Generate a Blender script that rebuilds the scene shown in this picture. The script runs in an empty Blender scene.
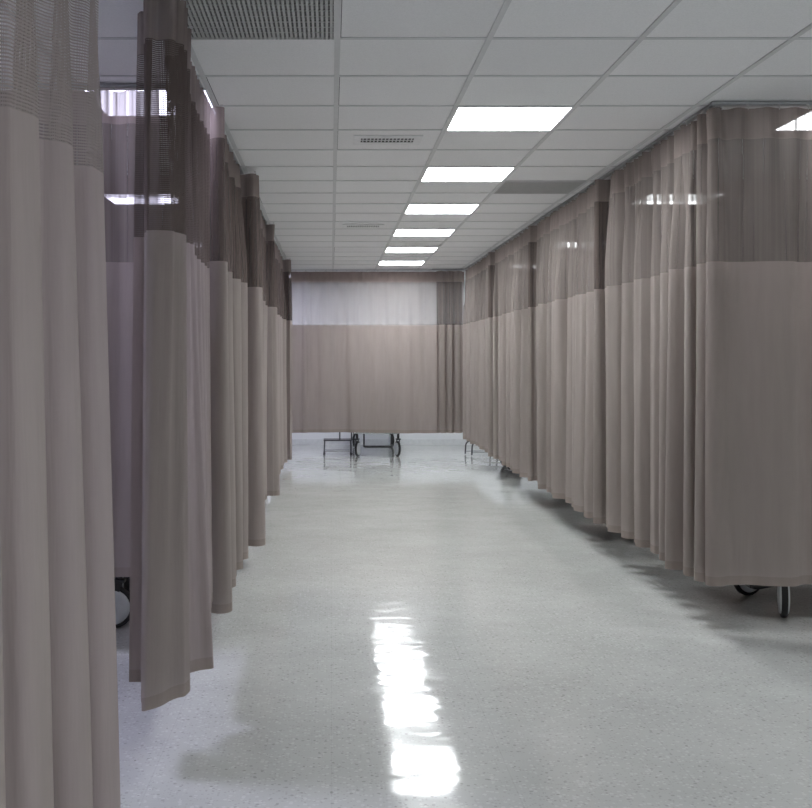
import bpy, bmesh, math, random
from mathutils import Vector, Matrix
S = bpy.context.scene
COL = S.collection
PI = math.pi

# ------------------------------------------------------------------ camera
F, VX, VY = 1140.0, 331.0, 359.0
EYE = 1.42
CEIL = 2.71
cam_d = bpy.data.cameras.new('camera')
cam = bpy.data.objects.new('camera', cam_d)
COL.objects.link(cam)
cam.location = (0, 0, EYE)
cam.rotation_euler = (PI/2, 0, 0)
cam_d.sensor_fit = 'HORIZONTAL'
cam_d.sensor_width = 36.0
cam_d.lens = F / 812 * 36.0
cam_d.shift_x = (406 - VX) / 812
cam_d.shift_y = -(404 - VY) / 812
cam_d.clip_start = 0.05
cam_d.clip_end = 100
S.camera = cam

# ------------------------------------------------------------------ world, exposure, light levels
w = bpy.data.worlds.new('world'); S.world = w; w.use_nodes = True
w.node_tree.nodes['Background'].inputs[0].default_value = (0.9, 0.92, 1, 1)
w.node_tree.nodes['Background'].inputs[1].default_value = 0.02
S.view_settings.view_transform = 'Standard'
S.view_settings.look = 'None'
S.view_settings.gamma = 1
S.view_settings.use_curve_mapping = False
S.view_settings.exposure = 0.27
CORRIDOR_LIGHT = 30.0
BAY_LIGHT = 14.0
COOL = (0.95, 0.985, 1.0, 1)
VIOLET = (0.78, 0.76, 1.0, 1)

# ------------------------------------------------------------------ materials
def new_mat(name):
    m = bpy.data.materials.new(name); m.use_nodes = True
    nt = m.node_tree; nt.nodes.clear()
    out = nt.nodes.new('ShaderNodeOutputMaterial')
    return m, nt, nt.nodes, nt.links, out

def noise(n, l, scale, detail=3, coord=None, rough=0.5):
    t = n.new('ShaderNodeTexNoise'); t.inputs['Scale'].default_value = scale
    t.inputs['Detail'].default_value = detail; t.inputs['Roughness'].default_value = rough
    if coord is not None: l.new(coord, t.inputs['Vector'])
    return t

def ramp(n, l, src, stops):
    r = n.new('ShaderNodeValToRGB'); e = r.color_ramp.elements
    while len(e) < len(stops): e.new(0.5)
    for el, (p, c) in zip(e, stops): el.position = p; el.color = c
    l.new(src, r.inputs[0]); return r

def math_node(n, l, op, a, b=None):
    m = n.new('ShaderNodeMath'); m.operation = op
    for i, v in enumerate((a, b)):
        if v is None: continue
        if isinstance(v, (int, float)): m.inputs[i].default_value = v
        else: l.new(v, m.inputs[i])
    return m.outputs[0]

def plain(name, col, rough=0.5, metal=0.0, var=0.06, scale=20, bump=0.0):
    m, nt, n, l, out = new_mat(name)
    b = n.new('ShaderNodeBsdfPrincipled'); tc = n.new('ShaderNodeTexCoord')
    t = noise(n, l, scale, 4, tc.outputs['Object'])
    r = ramp(n, l, t.outputs[0], [(0.3, [c*(1-var) for c in col] + [1]), (0.7, [min(1, c*(1+var)) for c in col] + [1])])
    l.new(r.outputs[0], b.inputs['Base Color'])
    b.inputs['Roughness'].default_value = rough; b.inputs['Metallic'].default_value = metal
    if bump:
        bp = n.new('ShaderNodeBump'); bp.inputs['Strength'].default_value = bump; bp.inputs['Distance'].default_value = 0.002
        l.new(t.outputs[0], bp.inputs['Height']); l.new(bp.outputs[0], b.inputs['Normal'])
    l.new(b.outputs[0], out.inputs[0])
    return m

def emissive(name, col, strength):
    m, nt, n, l, out = new_mat(name)
    e = n.new('ShaderNodeEmission'); e.inputs[0].default_value = col; e.inputs[1].default_value = strength
    l.new(e.outputs[0], out.inputs[0]); return m

def cloth(name, col, transl=0.3, tcol=None):
    m, nt, n, l, out = new_mat(name)
    uv = n.new('ShaderNodeUVMap')
    mp = n.new('ShaderNodeMapping'); mp.inputs['Scale'].default_value = (6.0, 0.9, 1); l.new(uv.outputs[0], mp.inputs[0])
    t = noise(n, l, 3.0, 4, mp.outputs[0])
    r = ramp(n, l, t.outputs[0], [(0.25, [c*0.93 for c in col] + [1]), (0.75, [c*1.07 for c in col] + [1])])
    d = n.new('ShaderNodeBsdfDiffuse'); l.new(r.outputs[0], d.inputs[0]); d.inputs['Roughness'].default_value = 0.6
    tr = n.new('ShaderNodeBsdfTranslucent'); tr.inputs[0].default_value = [*(tcol or col), 1]
    mx = n.new('ShaderNodeMixShader'); mx.inputs[0].default_value = transl
    l.new(d.outputs[0], mx.inputs[1]); l.new(tr.outputs[0], mx.inputs[2])
    mp2 = n.new('ShaderNodeMapping'); mp2.inputs['Scale'].default_value = (500, 500, 1); l.new(uv.outputs[0], mp2.inputs[0])
    w2 = noise(n, l, 1.0, 1, mp2.outputs[0])
    mp3 = n.new('ShaderNodeMapping'); mp3.inputs['Scale'].default_value = (14, 1.6, 1); l.new(uv.outputs[0], mp3.inputs[0])
    w3 = noise(n, l, 1.0, 3, mp3.outputs[0])
    b1 = n.new('ShaderNodeBump'); b1.inputs['Strength'].default_value = 0.15; b1.inputs['Distance'].default_value = 0.0006
    l.new(w2.outputs[0], b1.inputs['Height'])
    b2 = n.new('ShaderNodeBump'); b2.inputs['Strength'].default_value = 0.35; b2.inputs['Distance'].default_value = 0.02
    l.new(w3.outputs[0], b2.inputs['Height']); l.new(b1.outputs[0], b2.inputs['Normal'])
    for s in (d, tr): l.new(b2.outputs[0], s.inputs['Normal'])
    l.new(mx.outputs[0], out.inputs[0]); return m

def net(name, col, cover=0.62, transl=0.35, pitch=0.0055, fine=False, swing=0.11):
    """woven net: holes between threads are open"""
    m, nt, n, l, out = new_mat(name)
    uv = n.new('ShaderNodeUVMap'); sp = n.new('ShaderNodeSeparateXYZ'); l.new(uv.outputs[0], sp.inputs[0])
    hx = 1 - math.sqrt(1 - cover) * 1.12
    hy = 1 - (1 - cover) / (1 - hx)
    fx = math_node(n, l, 'FRACT', math_node(n, l, 'DIVIDE', sp.outputs[0], pitch))
    fy = math_node(n, l, 'FRACT', math_node(n, l, 'DIVIDE', sp.outputs[1], pitch*1.25))
    tx = math_node(n, l, 'LESS_THAN', fx, hx); ty = math_node(n, l, 'LESS_THAN', fy, hy)
    a = math_node(n, l, 'MAXIMUM', tx, ty)
    if fine:                      # threads too fine to resolve: mean cover, a little denser along some warp threads
        mp = n.new('ShaderNodeMapping'); mp.inputs['Scale'].default_value = (42, 0.4, 1); l.new(uv.outputs[0], mp.inputs[0])
        wn = noise(n, l, 1.0, 2, mp.outputs[0])
        mr = n.new('ShaderNodeMapRange'); mr.inputs[1].default_value = 0.3; mr.inputs[2].default_value = 0.7
        mr.inputs[3].default_value = cover-swing; mr.inputs[4].default_value = min(1, cover+swing); l.new(wn.outputs[0], mr.inputs[0]); a = mr.outputs[0]
    d = n.new('ShaderNodeBsdfDiffuse'); d.inputs[0].default_value = [*col, 1]
    tr = n.new('ShaderNodeBsdfTranslucent'); tr.inputs[0].default_value = [*col, 1]
    mx = n.new('ShaderNodeMixShader'); mx.inputs[0].default_value = transl
    l.new(d.outputs[0], mx.inputs[1]); l.new(tr.outputs[0], mx.inputs[2])
    tp = n.new('ShaderNodeBsdfTransparent')
    m2 = n.new('ShaderNodeMixShader'); l.new(a, m2.inputs[0]); l.new(tp.outputs[0], m2.inputs[1]); l.new(mx.outputs[0], m2.inputs[2])
    l.new(m2.outputs[0], out.inputs[0]); return m

FAB = (0.325, 0.287, 0.268)
M = {}
M['fabric'] = cloth('curtain_fabric', FAB, 0.28, (0.42, 0.34, 0.32))
M['hem'] = cloth('curtain_hem', (0.30, 0.255, 0.235), 0.12, (0.36, 0.29, 0.27))
M['header'] = net('curtain_header', (0.29, 0.245, 0.23), 0.92, 0.40, 0.004, fine=True)
M['header_dense'] = cloth('curtain_header_dense', (0.26, 0.21, 0.20), 0.1, (0.3, 0.24, 0.22))
M['net_open'] = net('curtain_net_open', (0.36, 0.32, 0.31), 0.52, 0.35, fine=True, swing=0.015)
M['net_far'] = net('curtain_net_fine', (0.26, 0.225, 0.21), 0.66, 0.3, fine=True)
M['net_dark'] = net('curtain_net_dark', (0.13, 0.105, 0.097), 0.76, 0.2, fine=True)  # dark net; self-shade of bunched layers is partly put into this colour
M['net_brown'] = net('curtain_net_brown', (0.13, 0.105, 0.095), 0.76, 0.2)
M['net'] = net('curtain_net', (0.30, 0.262, 0.245), 0.73, 0.25, 0.006)
M['alu'] = plain('aluminium', (0.42, 0.43, 0.45), 0.4, 0.8)
M['hook'] = plain('hook_plastic', (0.55, 0.55, 0.56), 0.4)
M['white_metal'] = plain('white_metal', (0.72, 0.73, 0.74), 0.4)
M['wall'] = plain('wall_paint', (0.74, 0.76, 0.78), 0.7, 0, 0.02, 2, 0.05)
M['base'] = plain('baseboard_vinyl', (0.66, 0.68, 0.69), 0.5)
M['steel'] = plain('steel', (0.55, 0.57, 0.58), 0.25, 0.9)
M['dark_steel'] = plain('dark_steel', (0.10, 0.10, 0.11), 0.4, 0.5)
M['plastic'] = plain('grey_plastic', (0.62, 0.65, 0.67), 0.35)
M['rubber'] = plain('black_rubber', (0.012, 0.012, 0.013), 0.55)
M['black'] = plain('black_plastic', (0.02, 0.02, 0.022), 0.4)
M['vinyl'] = plain('mattress_vinyl', (0.03, 0.045, 0.08), 0.35)
M['tbar'] = plain('grid_bar', (0.60, 0.61, 0.62), 0.5, 0, 0.03)
M['gap'] = plain('grid_gap', (0.10, 0.10, 0.105), 0.8)
M['vent'] = plain('vent_paint', (0.58, 0.59, 0.60), 0.4)
M['grille'] = plain('grille_paint', (0.42, 0.43, 0.43), 0.5)
M['filter'] = plain('grille_filter', (0.16, 0.165, 0.165), 0.9)
M['dark'] = plain('duct_dark', (0.03, 0.03, 0.03), 0.8)
M['corridor_light'] = emissive('corridor_diffuser', COOL, CORRIDOR_LIGHT)
M['open_fill_light'] = emissive('open_area_fill', COOL, 20.0)  # fill for the added panels over the open floor
M['bay_light'] = emissive('bay_diffuser', COOL, BAY_LIGHT)
M['bay_fill_near'] = emissive('bay_violet_fill', (0.72, 0.72, 1.0, 1), 42.0)  # violet fill for a lilac glow whose source is unknown
M['bay_light_dim'] = emissive('bay_diffuser_dim', VIOLET, 7.0)
M['bay_light_left'] = emissive('bay_diffuser_left', VIOLET, BAY_LIGHT)

def mat_tile():
    m, nt, n, l, out = new_mat('ceiling_tile')
    b = n.new('ShaderNodeBsdfPrincipled'); tc = n.new('ShaderNodeTexCoord')
    b.inputs['Roughness'].default_value = 0.9
    # faint tone change from tile to tile
    vm = n.new('ShaderNodeVectorMath'); vm.operation = 'SUBTRACT'; vm.inputs[1].default_value = (0.026, 0.31, 0); l.new(tc.outputs['Object'], vm.inputs[0])
    vd = n.new('ShaderNodeVectorMath'); vd.operation = 'DIVIDE'; vd.inputs[1].default_value = (0.61, 0.61, 1); l.new(vm.outputs[0], vd.inputs[0])
    vf = n.new('ShaderNodeVectorMath'); vf.operation = 'FLOOR'; l.new(vd.outputs[0], vf.inputs[0])
    wn = n.new('ShaderNodeTexWhiteNoise'); l.new(vf.outputs[0], wn.inputs['Vector'])
    t = noise(n, l, 160, 2, tc.outputs['Object'])
    r = ramp(n, l, wn.outputs[0], [(0, (0.80, 0.805, 0.815, 1)), (1, (0.85, 0.855, 0.865, 1))])
    mx = n.new('ShaderNodeMixRGB'); mx.blend_type = 'MULTIPLY'; mx.inputs[0].default_value = 1
    r2 = ramp(n, l, t.outputs[0], [(0.3, (0.93, 0.93, 0.93, 1)), (0.6, (1, 1, 1, 1))])
    l.new(r.outputs[0], mx.inputs[1]); l.new(r2.outputs[0], mx.inputs[2]); l.new(mx.outputs[0], b.inputs['Base Color'])
    bp = n.new('ShaderNodeBump'); bp.inputs['Strength'].default_value = 0.2; bp.inputs['Distance'].default_value = 0.001
    l.new(t.outputs[0], bp.inputs['Height']); l.new(bp.outputs[0], b.inputs['Normal'])
    l.new(b.outputs[0], out.inputs[0]); return m
M['tile'] = mat_tile()

def mat_floor():
    m, nt, n, l, out = new_mat('polished_terrazzo')
    b = n.new('ShaderNodeBsdfPrincipled'); tc = n.new('ShaderNodeTexCoord'); P = tc.outputs['Object']
    base = noise(n, l, 1.3, 5, P, 0.6)
    r0 = ramp(n, l, base.outputs[0], [(0.3, (0.45, 0.457, 0.443, 1)), (0.7, (0.53, 0.537, 0.523, 1))])
    cur = r0.outputs[0]
    # chips: dark, light and brownish
    for sc, th, col, fac in ((46, 0.035, (0.20, 0.20, 0.19, 1), 0.4), (95, 0.05, (0.30, 0.29, 0.27, 1), 0.35), (70, 0.06, (0.66, 0.67, 0.66, 1), 0.4), (30, 0.02, (0.16, 0.15, 0.14, 1), 0.45)):
        v = n.new('ShaderNodeTexVoronoi'); v.inputs['Scale'].default_value = sc; l.new(P, v.inputs['Vector'])
        sep = n.new('ShaderNodeSeparateColor'); l.new(v.outputs['Color'], sep.inputs[0])
        pick = math_node(n, l, 'LESS_THAN', sep.outputs[0], 0.22)
        near = math_node(n, l, 'LESS_THAN', v.outputs['Distance'], th*8)
        f = math_node(n, l, 'MULTIPLY', math_node(n, l, 'MULTIPLY', pick, near), fac)
        mx = n.new('ShaderNodeMixRGB'); l.new(f, mx.inputs[0]); l.new(cur, mx.inputs[1]); mx.inputs[2].default_value = col
        cur = mx.outputs[0]
    # faint tile joints, 0.305 m
    sp = n.new('ShaderNodeSeparateXYZ'); l.new(P, sp.inputs[0])
    js = []
    for k in (0, 1):
        fr = math_node(n, l, 'FRACT', math_node(n, l, 'DIVIDE', sp.outputs[k], 0.61))
        js.append(math_node(n, l, 'LESS_THAN', fr, 0.006))
    j = math_node(n, l, 'MULTIPLY', math_node(n, l, 'MAXIMUM', js[0], js[1]), 0.12)
    mx = n.new('ShaderNodeMixRGB'); l.new(j, mx.inputs[0]); l.new(cur, mx.inputs[1]); mx.inputs[2].default_value = (0.25, 0.25, 0.24, 1)
    l.new(mx.outputs[0], b.inputs['Base Color'])
    rn = noise(n, l, 2.2, 4, P)
    rr = n.new('ShaderNodeMapRange'); rr.inputs[3].default_value = 0.045; rr.inputs[4].default_value = 0.11
    l.new(rn.outputs[0], rr.inputs[0]); l.new(rr.outputs[0], b.inputs['Roughness'])
    b.inputs['IOR'].default_value = 1.5
    wv = noise(n, l, 3.2, 2, P)
    bp = n.new('ShaderNodeBump'); bp.inputs['Strength'].default_value = 0.28; bp.inputs['Distance'].default_value = 0.012
    l.new(wv.outputs[0], bp.inputs['Height']); l.new(bp.outputs[0], b.inputs['Normal'])
    l.new(b.outputs[0], out.inputs[0]); return m
M['floor'] = mat_floor()

# ------------------------------------------------------------------ helpers
def link(name, me, mat, parent=None):
    o = bpy.data.objects.new(name, me); COL.objects.link(o)
    if mat is not None: me.materials.append(mat)
    if parent is not None: o.parent = parent
    return o

def obj(name, bm, mat, parent=None, smooth=False):
    me = bpy.data.meshes.new(name); bm.to_mesh(me); bm.free()
    if smooth:
        for p in me.polygons: p.use_smooth = True
    return link(name, me, mat, parent)

def box(bm, x0, x1, y0, y1, z0, z1, bev=0.0):
    r = bmesh.ops.create_cube(bm, size=1)
    vs = r['verts']
    for v in vs:
        v.co = Vector(((x0+x1)/2 + v.co.x*(x1-x0), (y0+y1)/2 + v.co.y*(y1-y0), (z0+z1)/2 + v.co.z*(z1-z0)))
    if bev:
        es = list({e for v in vs for e in v.link_edges})
        bmesh.ops.bevel(bm, geom=es, offset=bev, segments=2, affect='EDGES', profile=0.5)

def B(*args, bev=0.0):
    bm = bmesh.new()
    for a in (args if isinstance(args[0], (tuple, list)) else [args]): box(bm, *a, bev=bev)
    return bm

def cyl(bm, p0, p1, r, seg=16, r2=None):
    p0, p1 = Vector(p0), Vector(p1); d = p1 - p0
    res = bmesh.ops.create_cone(bm, cap_ends=True, segments=seg, radius1=r, radius2=r if r2 is None else r2, depth=d.length)
    q = Vector((0, 0, 1)).rotation_difference(d.normalized()).to_matrix().to_4x4()
    bmesh.ops.transform(bm, matrix=Matrix.Translation((p0+p1)/2) @ q, verts=res['verts'])

def tube(bm, pts, r, seg=10):
    """round tube along a polyline"""
    pts = [Vector(p) for p in pts]; rings = []
    up = None
    for i, p in enumerate(pts):
        d = (pts[min(i+1, len(pts)-1)] - pts[max(i-1, 0)]).normalized()
        if up is None: up = Vector((0, 0, 1)) if abs(d.z) < 0.9 else Vector((1, 0, 0))
        s = d.cross(up).normalized(); up = s.cross(d).normalized()
        rings.append([bm.verts.new(p + (s*math.cos(a) + up*math.sin(a))*r) for a in [2*PI*k/seg for k in range(seg)]])
    for a, b in zip(rings, rings[1:]):
        for k in range(seg): bm.faces.new((a[k], a[(k+1) % seg], b[(k+1) % seg], b[k]))
    bm.faces.new(rings[0][::-1]); bm.faces.new(rings[-1])

def rounded(pts, rad, n=5):
    pts = [Vector(p) for p in pts]; out = [pts[0]]
    for a, b, c in zip(pts, pts[1:], pts[2:]):
        u = (a-b).normalized(); v = (c-b).normalized()
        p, q = b + u*rad, b + v*rad
        for k in range(n+1):
            t = k/n; out.append(p*(1-t)**2 + b*2*t*(1-t) + q*t*t)
    out.append(pts[-1]); return out

def lathe(bm, prof, axis='y', seg=28):
    """profile of (radius, offset along axis) turned about the axis"""
    rings = []
    for r, t in prof:
        ring = []
        for k in range(seg):
            a = 2*PI*k/seg
            ring.append(bm.verts.new((r*math.cos(a), t, r*math.sin(a)) if axis == 'y' else (t, r*math.cos(a), r*math.sin(a))))
        rings.append(ring)
    for a, b in zip(rings, rings[1:]):
        for k in range(seg): bm.faces.new((a[k], b[k], b[(k+1) % seg], a[(k+1) % seg]))
    return rings

def tag(o, label, cat, group=None):
    o['label'] = label; o['category'] = cat
    if group: o['group'] = group
    return o

def thing(name, loc, label, cat, group=None, rz=0):
    o = bpy.data.objects.new(name, None); COL.objects.link(o)
    o.empty_display_size = 0.1
    o.location = loc; o.rotation_euler.z = rz
    return tag(o, label, cat, group)

def struct(name, bm, mat, parent=None):
    o = obj(name, bm, mat, parent); o['kind'] = 'structure'; return o

def copy_tree(o, parent=None):
    c = o.copy(); COL.objects.link(c)
    if parent is not None: c.parent = parent
    for ch in list(o.children): copy_tree(ch, c)
    return c

# ------------------------------------------------------------------ the room shell
XL, XR, YN, YF = -3.70, 5.00, -4.0, 18.8
struct('floor', B(XL-0.1, XR+0.1, YN-0.1, YF+0.1, -0.1, 0), M['floor'])
struct('wall_left', B(XL-0.1, XL, YN, YF, 0, CEIL), M['wall'])
struct('wall_right', B(XR, XR+0.1, YN, YF, 0, CEIL), M['wall'])
struct('wall_back', B(XL-0.1, XR+0.1, YF, YF+0.1, 0, CEIL), M['wall'])
struct('wall_front', B(XL-0.1, XR+0.1, YN-0.1, YN, 0, CEIL), M['wall'])
struct('baseboard_back', B(XL, XR, YF-0.012, YF, 0, 0.10, bev=0.003), M['base'])
struct('baseboard_left', B(XL, XL+0.012, YN, YF-0.012, 0, 0.10, bev=0.003), M['base'])
struct('baseboard_right', B(XR-0.012, XR, YN, YF-0.012, 0, 0.10, bev=0.003), M['base'])
struct('ceiling', B(XL-0.1, XR+0.1, YN-0.1, YF+0.1, CEIL, CEIL+0.1), M['tile'])
T = 0.61
GX = [0.026 + T*k for k in range(-6, 9)]
GY = [4.58 + T*k for k in range(-14, 24)]
bars = bmesh.new(); gaps = bmesh.new()
rg = random.Random(4)
def clampbox(bm, x0, x1, y0, y1, z0, z1):
    x0, x1 = max(x0, XL), min(x1, XR); y0, y1 = max(y0, YN), min(y1, YF)
    if x1 > x0 and y1 > y0: box(bm, x0, x1, y0, y1, z0, z1)
for x in GX: clampbox(bars, x-0.012, x+0.012, YN, YF, CEIL-0.005, CEIL)
for y in GY: clampbox(bars, XL, XR, y-0.012, y+0.012, CEIL-0.0042, CEIL)
for i, x in enumerate(GX[:-1]):              # open joints along tile edges, some wider than others
    for y in GY[:-1]:
        r = rg.random()
        wd = 0.0022 + 0.0075*max(0, r-0.55)
        clampbox(gaps, x+0.012, x+T-0.012, y+0.0122, y+0.0122+wd, CEIL-0.0012, CEIL)
        if rg.random() > 0.5: clampbox(gaps, x+0.0122, x+0.0122+0.003*rg.random(), y+0.012, y+T-0.012, CEIL-0.0012, CEIL)
struct('trim_1', bars, M['tbar']); struct('trim_2', gaps, M['gap'])

# ------------------------------------------------------------------ ceiling fittings
def ceiling_light(x0, y0, mat, label, group, first=[None]):
    t = thing('ceiling_light', (x0+T/2, y0+T/2, CEIL), label, 'ceiling light', group)
    h = T/2; f = 0.018; zt, zb = 0.0, -0.009
    obj('frame', B((-h+0.006, h-0.006, -h+0.006, -h+f, zb, zt), (-h+0.006, h-0.006, h-f, h-0.006, zb, zt),
                   (-h+0.006, -h+f, -h+f, h-f, zb, zt), (h-f, h-0.006, -h+f, h-f, zb, zt)), M['white_metal'], t)
    obj('diffuser', B(-h+f, h-f, -h+f, h-f, -0.007, -0.002), mat, t)
    return t
G1 = 'square light panels over the central aisle'
ordn = ['nearest and largest', 'second nearest', 'third nearest', 'fourth nearest', 'fifth nearest', 'sixth and smallest, before the far curtain']
for k in range(6):
    ceiling_light(0.635, 5.80+1.83*k, M['corridor_light'], 'lit square ceiling panel over aisle, '+ordn[k], G1)
ceiling_light(0.635, 5.80+1.83*6, M['corridor_light'], 'lit square ceiling panel hidden beyond the far curtain, mirrored in the floor', G1)
for y in (0.31, -2.13):
    ceiling_light(0.635, y, M['corridor_light'], 'lit square ceiling panel over the near end of the aisle, above the viewer', 'square light panels above the viewer')
for (x, y) in ((3.076, 3.36), (3.076, 0.31), (3.076, -2.13)):  # added out of view to brighten the right front curtain and near ceiling
    ceiling_light(x, y, M['open_fill_light'], 'added fill light panel over the open floor before the right front curtain, outside the view', 'added fill panels over the open floor at right')
for (x, y, lab) in ((2.466, 5.80, 'lit ceiling panel glowing through the net of the right front curtain'),
                    (2.466, 8.85, 'lit ceiling panel behind the second right curtain, seen through its net'),
                    (2.466, 12.51, 'lit ceiling panel behind the third right curtain, a thin streak through the net'),
                    (2.466, 15.56, 'lit ceiling panel in the farthest right bay'),
                    (3.686, 17.39, 'added unseen fill panel beyond the far right corner')):  # added to brighten the room behind the far curtain
    ceiling_light(x, y, M['bay_light'], lab, 'light panels in the right bays')
for (x, y, lab) in ((-1.194, 5.42, 'lit ceiling panel in the left bay just beyond the lilac dividing curtain'),
                    (-2.414, 3.97, 'added violet fill panel in the nearest left bay behind the large front curtain'),  # added out of view to light the dividing curtain in the gap
                    (-1.804, 8.85, 'lit ceiling panel in the third left bay behind curtains'),
                    (-1.804, 12.51, 'lit ceiling panel in the fourth left bay behind curtains'),
                    (-1.804, 15.56, 'lit ceiling panel in the farthest left bay'),
                    (-1.194, 17.39, 'added unseen fill panel beyond the far left corner')):  # added, like its right-hand twin, to brighten the far wall
    ceiling_light(x, y, M['bay_fill_near' if y < 4 else 'bay_light_dim' if y < 6 else 'bay_light_left'], lab, 'light panels in the left bays')

def return_grille(x0, y0, label, step, bar):
    t = thing('return_grille', (x0+T/2, y0+T/2, CEIL), label, 'ceiling vent', 'dark perforated return grilles')
    h = T/2; f = 0.016; zb = -0.010
    obj('backing', B(-h+f, h-f, -h+f, h-f, -0.003, -0.0005), M['filter'], t)
    obj('frame', B((-h+0.008, h-0.008, -h+0.008, -h+f, zb, 0), (-h+0.008, h-0.008, h-f, h-0.008, zb, 0),
                   (-h+0.008, -h+f, -h+f, h-f, zb, 0), (h-f, h-0.008, -h+f, h-f, zb, 0)), M['vent'], t)
    bm = bmesh.new(); n = int((T-2*f)/step)
    mp = M['grille']
    for k in range(n):
        u = -h + f + (k+0.5)*(T-2*f)/n
        box(bm, u-bar/2, u+bar/2, -h+f, h-f, -0.009, -0.003)
        if k % 4 == 0: box(bm, -h+f, h-f, u-0.002, u+0.002, -0.0075, -0.0032)
    obj('grid', bm, mp, t)
return_grille(-0.584, 3.97, 'large dark perforated return grille in the ceiling at the top left', 0.0175, 0.010)
return_grille(1.245, 8.24, 'dark perforated return grille in the ceiling beside the right curtains', 0.0175, 0.012)

def diffuser(x, y, label):
    t = thing('supply_diffuser', (x, y, CEIL), label, 'ceiling vent', 'small slotted supply vents')
    obj('face_plate', B((-0.20, 0.20, -0.14, -0.065, -0.007, 0), (-0.20, 0.20, 0.065, 0.14, -0.007, 0), (-0.20, -0.155, -0.065, 0.065, -0.007, 0), (0.155, 0.20, -0.065, 0.065, -0.007, 0)), M['white_metal'], t)
    obj('duct_opening', B(-0.155, 0.155, -0.065, 0.065, -0.003, -0.0005), M['dark'], t)
    bm = bmesh.new()
    for k in range(14):
        u = -0.142 + k*0.0218; box(bm, u-0.0035, u+0.0035, -0.065, 0.065, -0.006, -0.003)
    box(bm, -0.155, 0.155, -0.006, 0.006, -0.0065, -0.003)
    obj('louvre', bm, M['vent'], t)
diffuser(0.33, 6.70, 'small slotted supply vent in the ceiling left of the nearest aisle light')
diffuser(0.31, 11.05, 'small slotted supply vent farther down the ceiling, left of the third aisle light')

# ------------------------------------------------------------------ curtain rails
def rail(p0, p1, label):
    bm = bmesh.new(); x0, y0 = p0; x1, y1 = p1
    zt, zb = CEIL-0.005, CEIL-0.019
    if abs(x1-x0) < 1e-6: a = (x0-0.011, x0+0.011, y0, y1); lip = [(x0-0.014, x0-0.010, y0, y1), (x0+0.010, x0+0.014, y0, y1)]
    else: a = (x0, x1, y0-0.011, y0+0.011); lip = [(x0, x1, y0-0.014, y0-0.010), (x0, x1, y0+0.010, y0+0.014)]
    box(bm, *a, zb+0.004, zt)
    for q in lip: box(bm, *q, zb, zt)
    tag(obj('curtain_rail', bm, M['alu']), label, 'curtain rail', 'curtain rails on the ceiling')
LX, RX = -0.62, 1.92
rail((LX, 1.0), (LX, 16.30), 'long aluminium curtain rail along the left side of the aisle')
rail((RX, 5.74), (RX, 16.30), 'long aluminium curtain rail along the right side of the aisle')
rail((RX-0.02, 5.70), (XR-0.02, 5.70), 'aluminium curtain rail over the right front curtain facing the viewer')
rail((LX-0.02, 16.375), (RX+0.03, 16.375), 'aluminium curtain rail crossing the far end of the aisle')
LDIV = (5.33, 7.78, 10.62, 14.42)
RDIV = (7.97, 10.73, 13.38)
for y, wd in zip(LDIV, ('first', 'second', 'third', 'fourth')): rail((XL+0.03, y), (LX-0.04, y), 'aluminium curtain rail between left bays, %s from the viewer' % wd)
for y, wd in zip(RDIV, ('first', 'second', 'third')): rail((RX+0.04, y), (XR-0.03, y), 'aluminium curtain rail between right bays, %s from the viewer' % wd)

# ------------------------------------------------------------------ curtains
ZT = CEIL - 0.036; ZHEAD = 2.52; ZNET = 1.907
hook_me = None
def hook_mesh():
    global hook_me
    if hook_me is None:
        bm = bmesh.new()
        tube(bm, [(0, 0, 0.012), (0, 0, 0.006), (0.004, 0, 0), (0.004, 0, -0.010)], 0.0022, 6)
        box(bm, -0.006, 0.006, -0.006, 0.006, 0.008, 0.015)
        hook_me = bpy.data.meshes.new('hook'); bm.to_mesh(hook_me); bm.free(); hook_me.materials.append(M['hook'])
    return hook_me

def sample_path(pts, step):
    """dense points along a polyline: positions, tangents, arc length"""
    pts = [Vector((p[0], p[1])) for p in pts]
    L = [0]
    for a, b in zip(pts, pts[1:]): L.append(L[-1] + (b-a).length)
    n = max(8, int(L[-1]/step)); out = []
    for i in range(n+1):
        s = L[-1]*i/n; k = 0
        while k < len(L)-2 and s > L[k+1]: k += 1
        t = (s-L[k])/max(1e-9, L[k+1]-L[k]); out.append((pts[k].lerp(pts[k+1], t), s))
    return out, L[-1]

def smooth_pts(P, it):
    P = [p.copy() for p in P]
    for _ in range(it):
        Q = [p.copy() for p in P]
        for i in range(1, len(P)-1): Q[i] = (P[i-1] + P[i]*2 + P[i+1])/4
        P = Q
    return P

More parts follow.
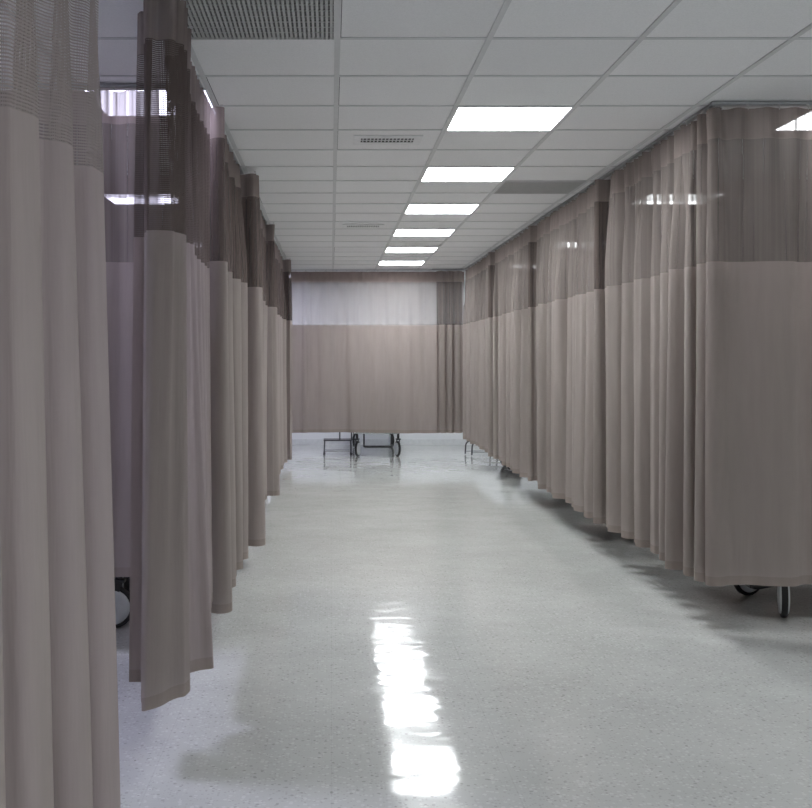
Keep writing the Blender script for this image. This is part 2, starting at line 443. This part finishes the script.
def curtain(path, label, group=None, zh=0.15, fold=0.28, a_top=0.018, a_mid=0.03, a_bot=0.06, lean=0.0, side=1,
            seed=0, peaks=None, pleat=0.14, hooks=True, bottom_path=None, omega=0.25, step=0.012, smooth=10, sway=0.02,
            fabric='fabric', netm='net_far', jit=0.3, hem_drop=None, spread=0.0, znet=ZNET, harm=0.35, amps=None, header='header', flat_until=None):
    """side: +1 puts the lean to the left normal of the path. lean moves the hem sideways."""
    rnd = random.Random(seed)
    S0, Ltot = sample_path(path, step)
    P = smooth_pts([p for p, s in S0], smooth)
    ss = [s for p, s in S0]; n = len(P)
    if bottom_path:
        S1, L1 = sample_path(bottom_path, step)
        m = len(S1); Pb0 = smooth_pts([p for p, s in S1], smooth)
        Pb = []
        for i in range(n):
            f = i/(n-1)*(m-1); k = min(m-2, int(f)); Pb.append(Pb0[k].lerp(Pb0[k+1], f-k))
    else: Pb = P
    if peaks is None:
        peaks = []; s = rnd.uniform(0, fold*0.6)
        while s < Ltot + fold:
            peaks.append(s); s += fold*(1 + rnd.uniform(-jit, jit))
        peaks = [peaks[0]-fold] + peaks
    ampk = [rnd.uniform(0.65, 1.25) for _ in peaks] if amps is None else [rnd.uniform(*amps) if k % 3 else amps[1]*1.25 for k in range(len(peaks))]
    def phase(s):
        for k in range(len(peaks)-1):
            if s < peaks[k+1] or k == len(peaks)-2:
                t = (s-peaks[k])/(peaks[k+1]-peaks[k]); tt = min(1, max(0, t))
                return 2*PI*(k+t), ampk[k]*(1-tt) + ampk[k+1]*tt
    h1, h2, h3 = [rnd.uniform(0, 2*PI) for _ in range(3)]
    def tang(Q, i):
        d = Q[min(i+1, n-1)] - Q[max(i-1, 0)]
        return d.normalized() if d.length > 1e-9 else Vector((1, 0))
    def pos(i, z):
        s = ss[i]; v = (ZT - z)/(ZT - zh); v = max(0.0, v)
        e = v*v*(3-2*v) if v < 1 else 1
        ph, am = phase(s)
        ph += 0.35*math.sin(h1 + v*2.2 + s*1.7)
        if flat_until is not None: am = am*1.6 if s < flat_until else 2.0
        Tp = tang(P, i); Tb = tang(Pb, i)
        base = P[i].lerp(Pb[i], min(1, v*1.0)); t = (Tp*(1-v) + Tb*v)
        t = t.normalized() if t.length > 1e-6 else Tp
        nn = Vector((-t.y, t.x))
        amp = (a_mid*(1-e) + a_bot*e)*min(1, 0.25 + v*3.0)*am
        d = amp*(math.cos(ph) + harm*math.cos(2*ph + h2 + s*2)*(1-0.4*e) + 0.18*math.sin(3.3*ph + h3)*(1-e))
        tp = 2*PI*s/pleat + 0.8*math.sin(s*5+h2)
        k = max(0.0, 1 - v*3.2)
        d += a_top*k*math.cos(tp)
        # crisp pinch pleats at the heading
        off = side*lean*(v**1.3) + sway*math.sin(h3 + s*1.3 + v*1.5)*v
        b = base + nn*(d + off) + t*(omega*amp*math.sin(2*ph) + spread*v*(s/Ltot-0.5))
        return (b.x, b.y, z)
    # cloth width coordinate
    U = [0]
    for i in range(1, n):
        a = Vector(pos(i-1, 1.2)); c = Vector(pos(i, 1.2)); U.append(U[-1] + max((c-a).length, step*1.2))
    def hz(i): return zh + (hem_drop(ss[i]) if hem_drop else 0) + 0.006*math.sin(ss[i]*3+h1)
    root = thing('cubicle_curtain', (P[0].x, P[0].y, 0), label, 'curtain', group)
    ox, oy = P[0].x, P[0].y
    def panel(name, zs_fn, rows, mat):
        verts = []; uvs = []; faces = []
        for j in range(rows+1):
            for i in range(n):
                z0, z1 = zs_fn(i); z = z0 + (z1-z0)*j/rows
                x, y, _ = pos(i, z); verts.append((x-ox, y-oy, z)); uvs.append((U[i], z))
        for j in range(rows):
            for i in range(n-1):
                a = j*n+i; faces.append((a, a+1, a+n+1, a+n))
        me = bpy.data.meshes.new(name); me.from_pydata(verts, [], faces)
        uvl = me.uv_layers.new(name='UVMap')
        for lp in me.loops: uvl.data[lp.index].uv = uvs[lp.vertex_index]
        for p in me.polygons: p.use_smooth = True
        return link(name, me, mat, root)
    panel('header_band', lambda i: (ZT, ZHEAD), 4, M[header])
    panel('net_panel', lambda i: (ZHEAD, znet), 8, M[netm])
    panel('fabric_panel', lambda i: (znet, hz(i)+0.045), 24, M[fabric])
    panel('hem', lambda i: (hz(i)+0.045, hz(i)), 2, M['hem'])
    if hooks:
        k = int(Ltot/0.15)
        for j in range(k+1):
            i = min(n-1, int((j+0.5)/(k+1)*n))
            o = bpy.data.objects.new('hook', hook_mesh()); COL.objects.link(o); o.parent = root
            o.location = (P[i].x-ox, P[i].y-oy, ZT+0.002)
    return root

# --- left side of the aisle
GL = 'taupe curtains along the left side of the aisle'
GR = 'taupe curtains along the right side of the aisle'
curtain([(LX-0.02, 1.2), (LX-0.02, 3.18)], 'large foreground taupe curtain with net top filling the left edge', GL, zh=0.15, hooks=False, netm='net',
        peaks=[-0.1, 0.2, 0.56, 0.92, 1.26, 1.60, 1.95, 2.3], a_mid=0.034, a_bot=0.060, side=-1, lean=0.03, seed=11, omega=0.55, sway=0.004, step=0.008, harm=0.12, a_top=0.004)
curtain([(-0.705, 4.13), (-0.665, 4.12), (-0.64, 4.04), (-0.637, 3.92), (-0.615, 3.91), (-0.52, 3.96), (-0.53, 4.10), (-0.60, 4.16), (-0.57, 4.28), (-0.53, 4.36), (-0.61, 4.46), (-0.60, 4.8), (-0.61, 5.20), (-0.61, 5.60)],
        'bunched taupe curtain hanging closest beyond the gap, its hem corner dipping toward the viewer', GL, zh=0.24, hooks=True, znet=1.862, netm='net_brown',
        bottom_path=[(-0.735, 4.15), (-0.69, 4.13), (-0.665, 4.05), (-0.66, 3.90), (-0.635, 3.87), (-0.50, 3.97), (-0.51, 4.12), (-0.58, 4.20), (-0.53, 4.28), (-0.455, 4.37), (-0.53, 4.48), (-0.56, 4.75), (-0.55, 5.1), (-0.59, 5.58)],
        fold=0.16, a_mid=0.012, a_bot=0.010, a_top=0.016, pleat=0.075, seed=5, smooth=6, sway=0.005, step=0.006,
        hem_drop=lambda s: -0.035*max(0, 1-abs(s-0.24)/0.2))
def row(y0, y1, x_in, x_out, label, seed, fold=0.33, zh=0.15, a=0.05, lean=0.012):
    """aisle curtain on the left rail: the near edge turns out into the aisle, then runs back along the rail"""
    return curtain([(x_in-0.06, y0+0.10), (x_in, y0+0.01), (x_out, y0), (x_out+0.005, y0+0.07), (LX+0.02, y0+0.18), (LX, y0+0.4), (LX, y1)], label, GL, zh=zh,
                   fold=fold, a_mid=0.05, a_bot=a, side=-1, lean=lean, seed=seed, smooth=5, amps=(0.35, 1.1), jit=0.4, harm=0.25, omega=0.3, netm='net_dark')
row(5.68, 7.62, -0.635, -0.545, 'taupe curtain on the left starting with a flat dark top corner, third from the viewer', 8)
row(7.72, 10.50, -0.62, -0.50, 'long taupe curtain on the left, fourth from the viewer', 9, 0.4)
row(10.60, 14.25, -0.63, -0.53, 'taupe curtain on the left, fifth from the viewer', 10, 0.45)
row(14.36, 16.20, -0.62, -0.51, 'darker taupe curtain ending the left row at the far corner', 12, 0.4)
# --- left dividers
GDL = 'curtains dividing the left bays'
for y, sd, lab in zip(LDIV, (21, 22, 23, 24), ('lilac lit dividing curtain seen through the gap at the left', 'second dividing curtain between the left bays', 'third dividing curtain between the left bays', 'fourth dividing curtain between the left bays')):
    curtain([(-0.80, y), (XL+0.08, y)], lab, GDL, zh=0.39 if y < 6 else 0.27, znet=1.873 if y < 6 else ZNET, fold=0.24, a_mid=0.02, a_bot=0.03, seed=sd, hooks=(y < 6), sway=0.01)
# --- right side
curtain([(RX+0.05, 5.90), (RX-0.035, 5.84), (RX+0.02, 5.80), (RX-0.05, 5.73), (RX+0.01, 5.69), (RX+0.06, 5.73), (RX+0.12, 5.69), (4.86, 5.70)], 'pale taupe curtain at the right edge facing the viewer with grey net above', None, zh=0.285,
        fold=0.30, a_mid=0.026, a_bot=0.03, a_top=0.016, seed=31, smooth=3, sway=0.01, harm=0.3)
def rrow(y0, y1, label, seed, fold, zh=0.275, a0=0.024):
    return curtain([(RX+0.10, y0+0.05), (RX+0.05, y0), (RX-0.01, y0+0.02), (RX-0.03, y0+0.12), (RX, y0+0.32), (RX, y1-0.2), *([(RX, y1-0.03), (RX+0.10, y1), (RX+0.16, y1-0.06)] if y1 < 16 else [(RX, y1)])], label, GR, zh=zh,
                   fold=fold, a_mid=0.042, a_bot=0.052, a_top=a0, pleat=0.13, seed=seed, sway=0.014, smooth=5, amps=(0.5, 1.2), jit=0.45)
rrow(6.0, 7.84, 'taupe curtain along the right of the aisle, nearest of its row', 32, 0.21)
rrow(8.09, 10.58, 'taupe curtain along the right of the aisle, second nearest, with light streaks in its net', 33, 0.23)
rrow(10.87, 13.22, 'taupe curtain along the right of the aisle, third nearest', 34, 0.25)
rrow(13.53, 16.17, 'taupe curtain ending the right row at the far corner', 35, 0.26, 0.30)
GDR = 'curtains dividing the right bays'
for y, sd, lab in zip(RDIV, (41, 42, 43), ('dividing curtain seen through the net of the right front curtain', 'second dividing curtain between the right bays', 'farthest dividing curtain between the right bays')):
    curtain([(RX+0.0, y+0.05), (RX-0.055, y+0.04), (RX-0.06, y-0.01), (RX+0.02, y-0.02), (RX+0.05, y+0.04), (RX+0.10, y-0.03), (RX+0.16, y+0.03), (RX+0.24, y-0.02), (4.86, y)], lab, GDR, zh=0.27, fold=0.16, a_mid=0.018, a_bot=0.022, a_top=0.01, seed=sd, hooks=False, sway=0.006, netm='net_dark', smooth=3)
# --- far end: flat across, bunched at its right end
pk = [-0.2, 0.12, 0.3, 0.75, 1.1, 1.45, 1.8] + [2.2, 2.5, 2.8]
curtain([(LX+0.04, 16.375), (RX-0.005, 16.375)], 'wide taupe curtain closing the far end of the aisle, pale net above', None, zh=0.36, netm='net_open', header='header_dense',
        peaks=pk, a_mid=0.030, a_bot=0.036, a_top=0.012, seed=51, sway=0.004, amps=(0.3, 0.5), flat_until=9)
rail((1.44, 16.25), (RX-0.03, 16.25), 'short curtain rail over the bunched curtain in the far right corner')
curtain([(1.50, 16.25), (1.87, 16.25)], 'narrow bunched dark taupe curtain in the far right corner', None, zh=0.36, fold=0.10, a_mid=0.026, a_bot=0.03, a_top=0.012,
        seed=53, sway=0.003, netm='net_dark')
# ------------------------------------------------------------------ stretchers
def caster(root, x, y, swivel, r=0.112):
    fk = bmesh.new()
    box(fk, -0.02, 0.02, -0.023, -0.018, 0.0, 0.15, bev=0.001); box(fk, -0.02, 0.02, 0.018, 0.023, 0.0, 0.15, bev=0.001)
    box(fk, -0.035, 0.035, -0.03, 0.03, 0.13, 0.15, bev=0.004); cyl(fk, (0, 0, 0.15), (0, 0, 0.23), 0.018)
    cyl(fk, (0, -0.02, 0), (0, 0.02, 0), 0.01)
    bmesh.ops.translate(fk, verts=fk.verts[:], vec=(0, 0, r))
    for v in fk.verts:
        if v.co.z < r + 0.05: v.co.x += 0.03
    c = obj('caster', fk, M['black'], root); c.location = (x, y, 0); c.rotation_euler.z = swivel
    tb = bmesh.new(); lathe(tb, [(r-0.020, -0.016), (r-0.004, -0.016), (r, -0.009), (r, 0.009), (r-0.004, 0.016), (r-0.020, 0.016), (r-0.020, -0.016)])
    t = obj('tire', tb, M['rubber'], c, True); t.location = (0.03, 0, r)
    hb = bmesh.new(); lathe(hb, [(0.0005, -0.031), (0.05, -0.030), (r-0.024, -0.025), (r-0.0205, -0.018), (r-0.0205, 0.018), (r-0.024, 0.025), (0.05, 0.030), (0.0005, 0.031)])
    h = obj('hub_cover', hb, M['plastic'], c, True); h.location = (0.03, 0, r)
    return c

def stretcher(loc, rz, label, swivels, group='wheeled stretchers in the bays'):
    """foot end at local x=0, head at x=1.95, width along y"""
    t = thing('stretcher', loc, label, 'hospital bed', group, rz)
    bm = bmesh.new()
    for s in (-1, 1): box(bm, 0.05, 1.90, s*0.30-0.022, s*0.30+0.022, 0.335, 0.370, bev=0.004)
    for x in (0.09, 0.95, 1.84): box(bm, x-0.025, x+0.025, -0.30, 0.30, 0.33, 0.365, bev=0.004)
    obj('base_frame', bm, M['steel'], t)
    obj('base_cover', B(0.35, 1.60, -0.24, 0.24, 0.36, 0.42, bev=0.02), M['plastic'], t)
    for x in (0.55, 1.40):
        cb = bmesh.new(); cyl(cb, (x, 0, 0.41), (x, 0, 0.50), 0.06, 24); cyl(cb, (x, 0, 0.48), (x, 0, 0.64), 0.045, 24)
        obj('lift_column', cb, M['dark_steel'], t)
    for i, (x, y) in enumerate(((0.12, -0.30), (0.12, 0.30), (1.81, -0.30), (1.81, 0.30))): caster(t, x, y, swivels[i % len(swivels)])
    pb = bmesh.new()
    tube(pb, rounded([(0.10, -0.20, 0.17), (0.0, -0.20, 0.15), (0.0, 0.20, 0.15), (0.10, 0.20, 0.17)], 0.04), 0.016)
    for s in (-1, 1): box(pb, -0.025, 0.03, s*0.15-0.04, s*0.15+0.04, 0.142, 0.162, bev=0.004)
    for s in (-1, 1): box(pb, 0.08, 0.11, s*0.20-0.012, s*0.20+0.012, 0.16, 0.34)
    obj('brake_pedal', pb, M['black'], t)
    obj('deck', B((0.0, 1.92, -0.31, 0.31, 0.63, 0.66), (0.0, 1.92, -0.32, -0.29, 0.60, 0.67), (0.0, 1.92, 0.29, 0.32, 0.60, 0.67), bev=0.004), M['steel'], t)
    obj('mattress', B(0.02, 1.90, -0.30, 0.30, 0.66, 0.76, bev=0.03), M['vinyl'], t, True)
    for s in (-1, 1):
        rb = bmesh.new()
        tube(rb, rounded([(0.5, s*0.345, 0.64), (0.5, s*0.345, 0.98), (1.5, s*0.345, 0.98), (1.5, s*0.345, 0.64)], 0.06), 0.012)
        for x in (0.75, 1.0, 1.25): cyl(rb, (x, s*0.345, 0.64), (x, s*0.345, 0.98), 0.008, 8)
        box(rb, 0.48, 1.52, s*0.345-0.015, s*0.345+0.015, 0.625, 0.645)
        obj('side_rail', rb, M['steel'], t)
    return t
# right bays: feet toward the aisle
stretcher((2.36, 6.54, 0), 0, 'wheeled stretcher behind the right front curtain, its near caster showing under the hem', [PI/2-0.3, 0.4])
stretcher((2.22, 9.25, 0), 0, 'wheeled stretcher in the second right bay, wheels just showing under the curtain', [0.3, 0.8])
stretcher((2.22, 11.30, 0), 0, 'wheeled stretcher in the third right bay, wheels just showing under the curtain', [0.7, 0.1])
stretcher((2.17, 14.80, 0), 0, 'wheeled stretcher in the farthest right bay behind curtain', [0.2, 0.9])
# left bay: caster face on
stretcher((-1.0, 6.32, 0), PI, 'wheeled stretcher behind the lilac curtain, one white disc caster in the left gap', [0.0, 0.0])
# far end: end-on
stretcher((0.68, 16.50, 0), PI/2, 'wheeled stretcher under the far curtain, only its dark base and casters showing', [0.25, -0.3])

# ------------------------------------------------------------------ step stools
def stool(loc, rz, label, rail_on, curved):
    t = thing('step_stool', loc, label, 'step stool', 'metal step stools under the curtains', rz)
    h = 0.225
    if not curved: obj('step_plate', B(-0.21, 0.21, -0.15, 0.15, h-0.022, h, bev=0.006), M['dark_steel'], t)
    else: obj('step_plate', B(-0.17, 0.17, -0.12, 0.12, h-0.012, h, bev=0.006), M['dark_steel'], t)
    for y in (-0.13, 0.13):
        if curved:
            lb = bmesh.new(); tube(lb, rounded([(-0.20, y, 0.012), (-0.19, y, h-0.02), (0.19, y, h-0.02), (0.20, y, 0.012)], 0.08), 0.012)
            l = obj('leg_loop', lb, M['dark_steel'], t)
        else:
            for x in (-0.20, 0.20):
                lb = bmesh.new(); cyl(lb, (x, y, 0.012), (x*0.97, y*0.97, h-0.01), 0.011, 12); l = obj('leg', lb, M['dark_steel'], t)
                fb = bmesh.new(); cyl(fb, (x, y, 0.0), (x, y, 0.025), 0.016, 12); obj('rubber_foot', fb, M['rubber'], l)
    sb = bmesh.new()
    for y in (-0.13, 0.13): cyl(sb, (-0.20, y, 0.05), (0.20, y, 0.05), 0.006, 8)
    obj('stretcher_bar', sb, M['steel'], t)
    if rail_on:
        rb = bmesh.new(); tube(rb, rounded([(0.03, -0.14, h-0.01), (0.03, -0.14, 0.85), (0.205, -0.14, 0.85), (0.205, -0.14, h-0.01)], 0.05), 0.012)
        obj('handrail', rb, M['dark_steel'], t)
stool((0.10, 17.05, 0), 0, 'dark metal step stool with upright handrail, left of the far stretcher base', True, False)
stool((2.22, 16.85, 0), 0.25, 'small curved-leg metal step stool at the far right corner under the curtain', False, True)
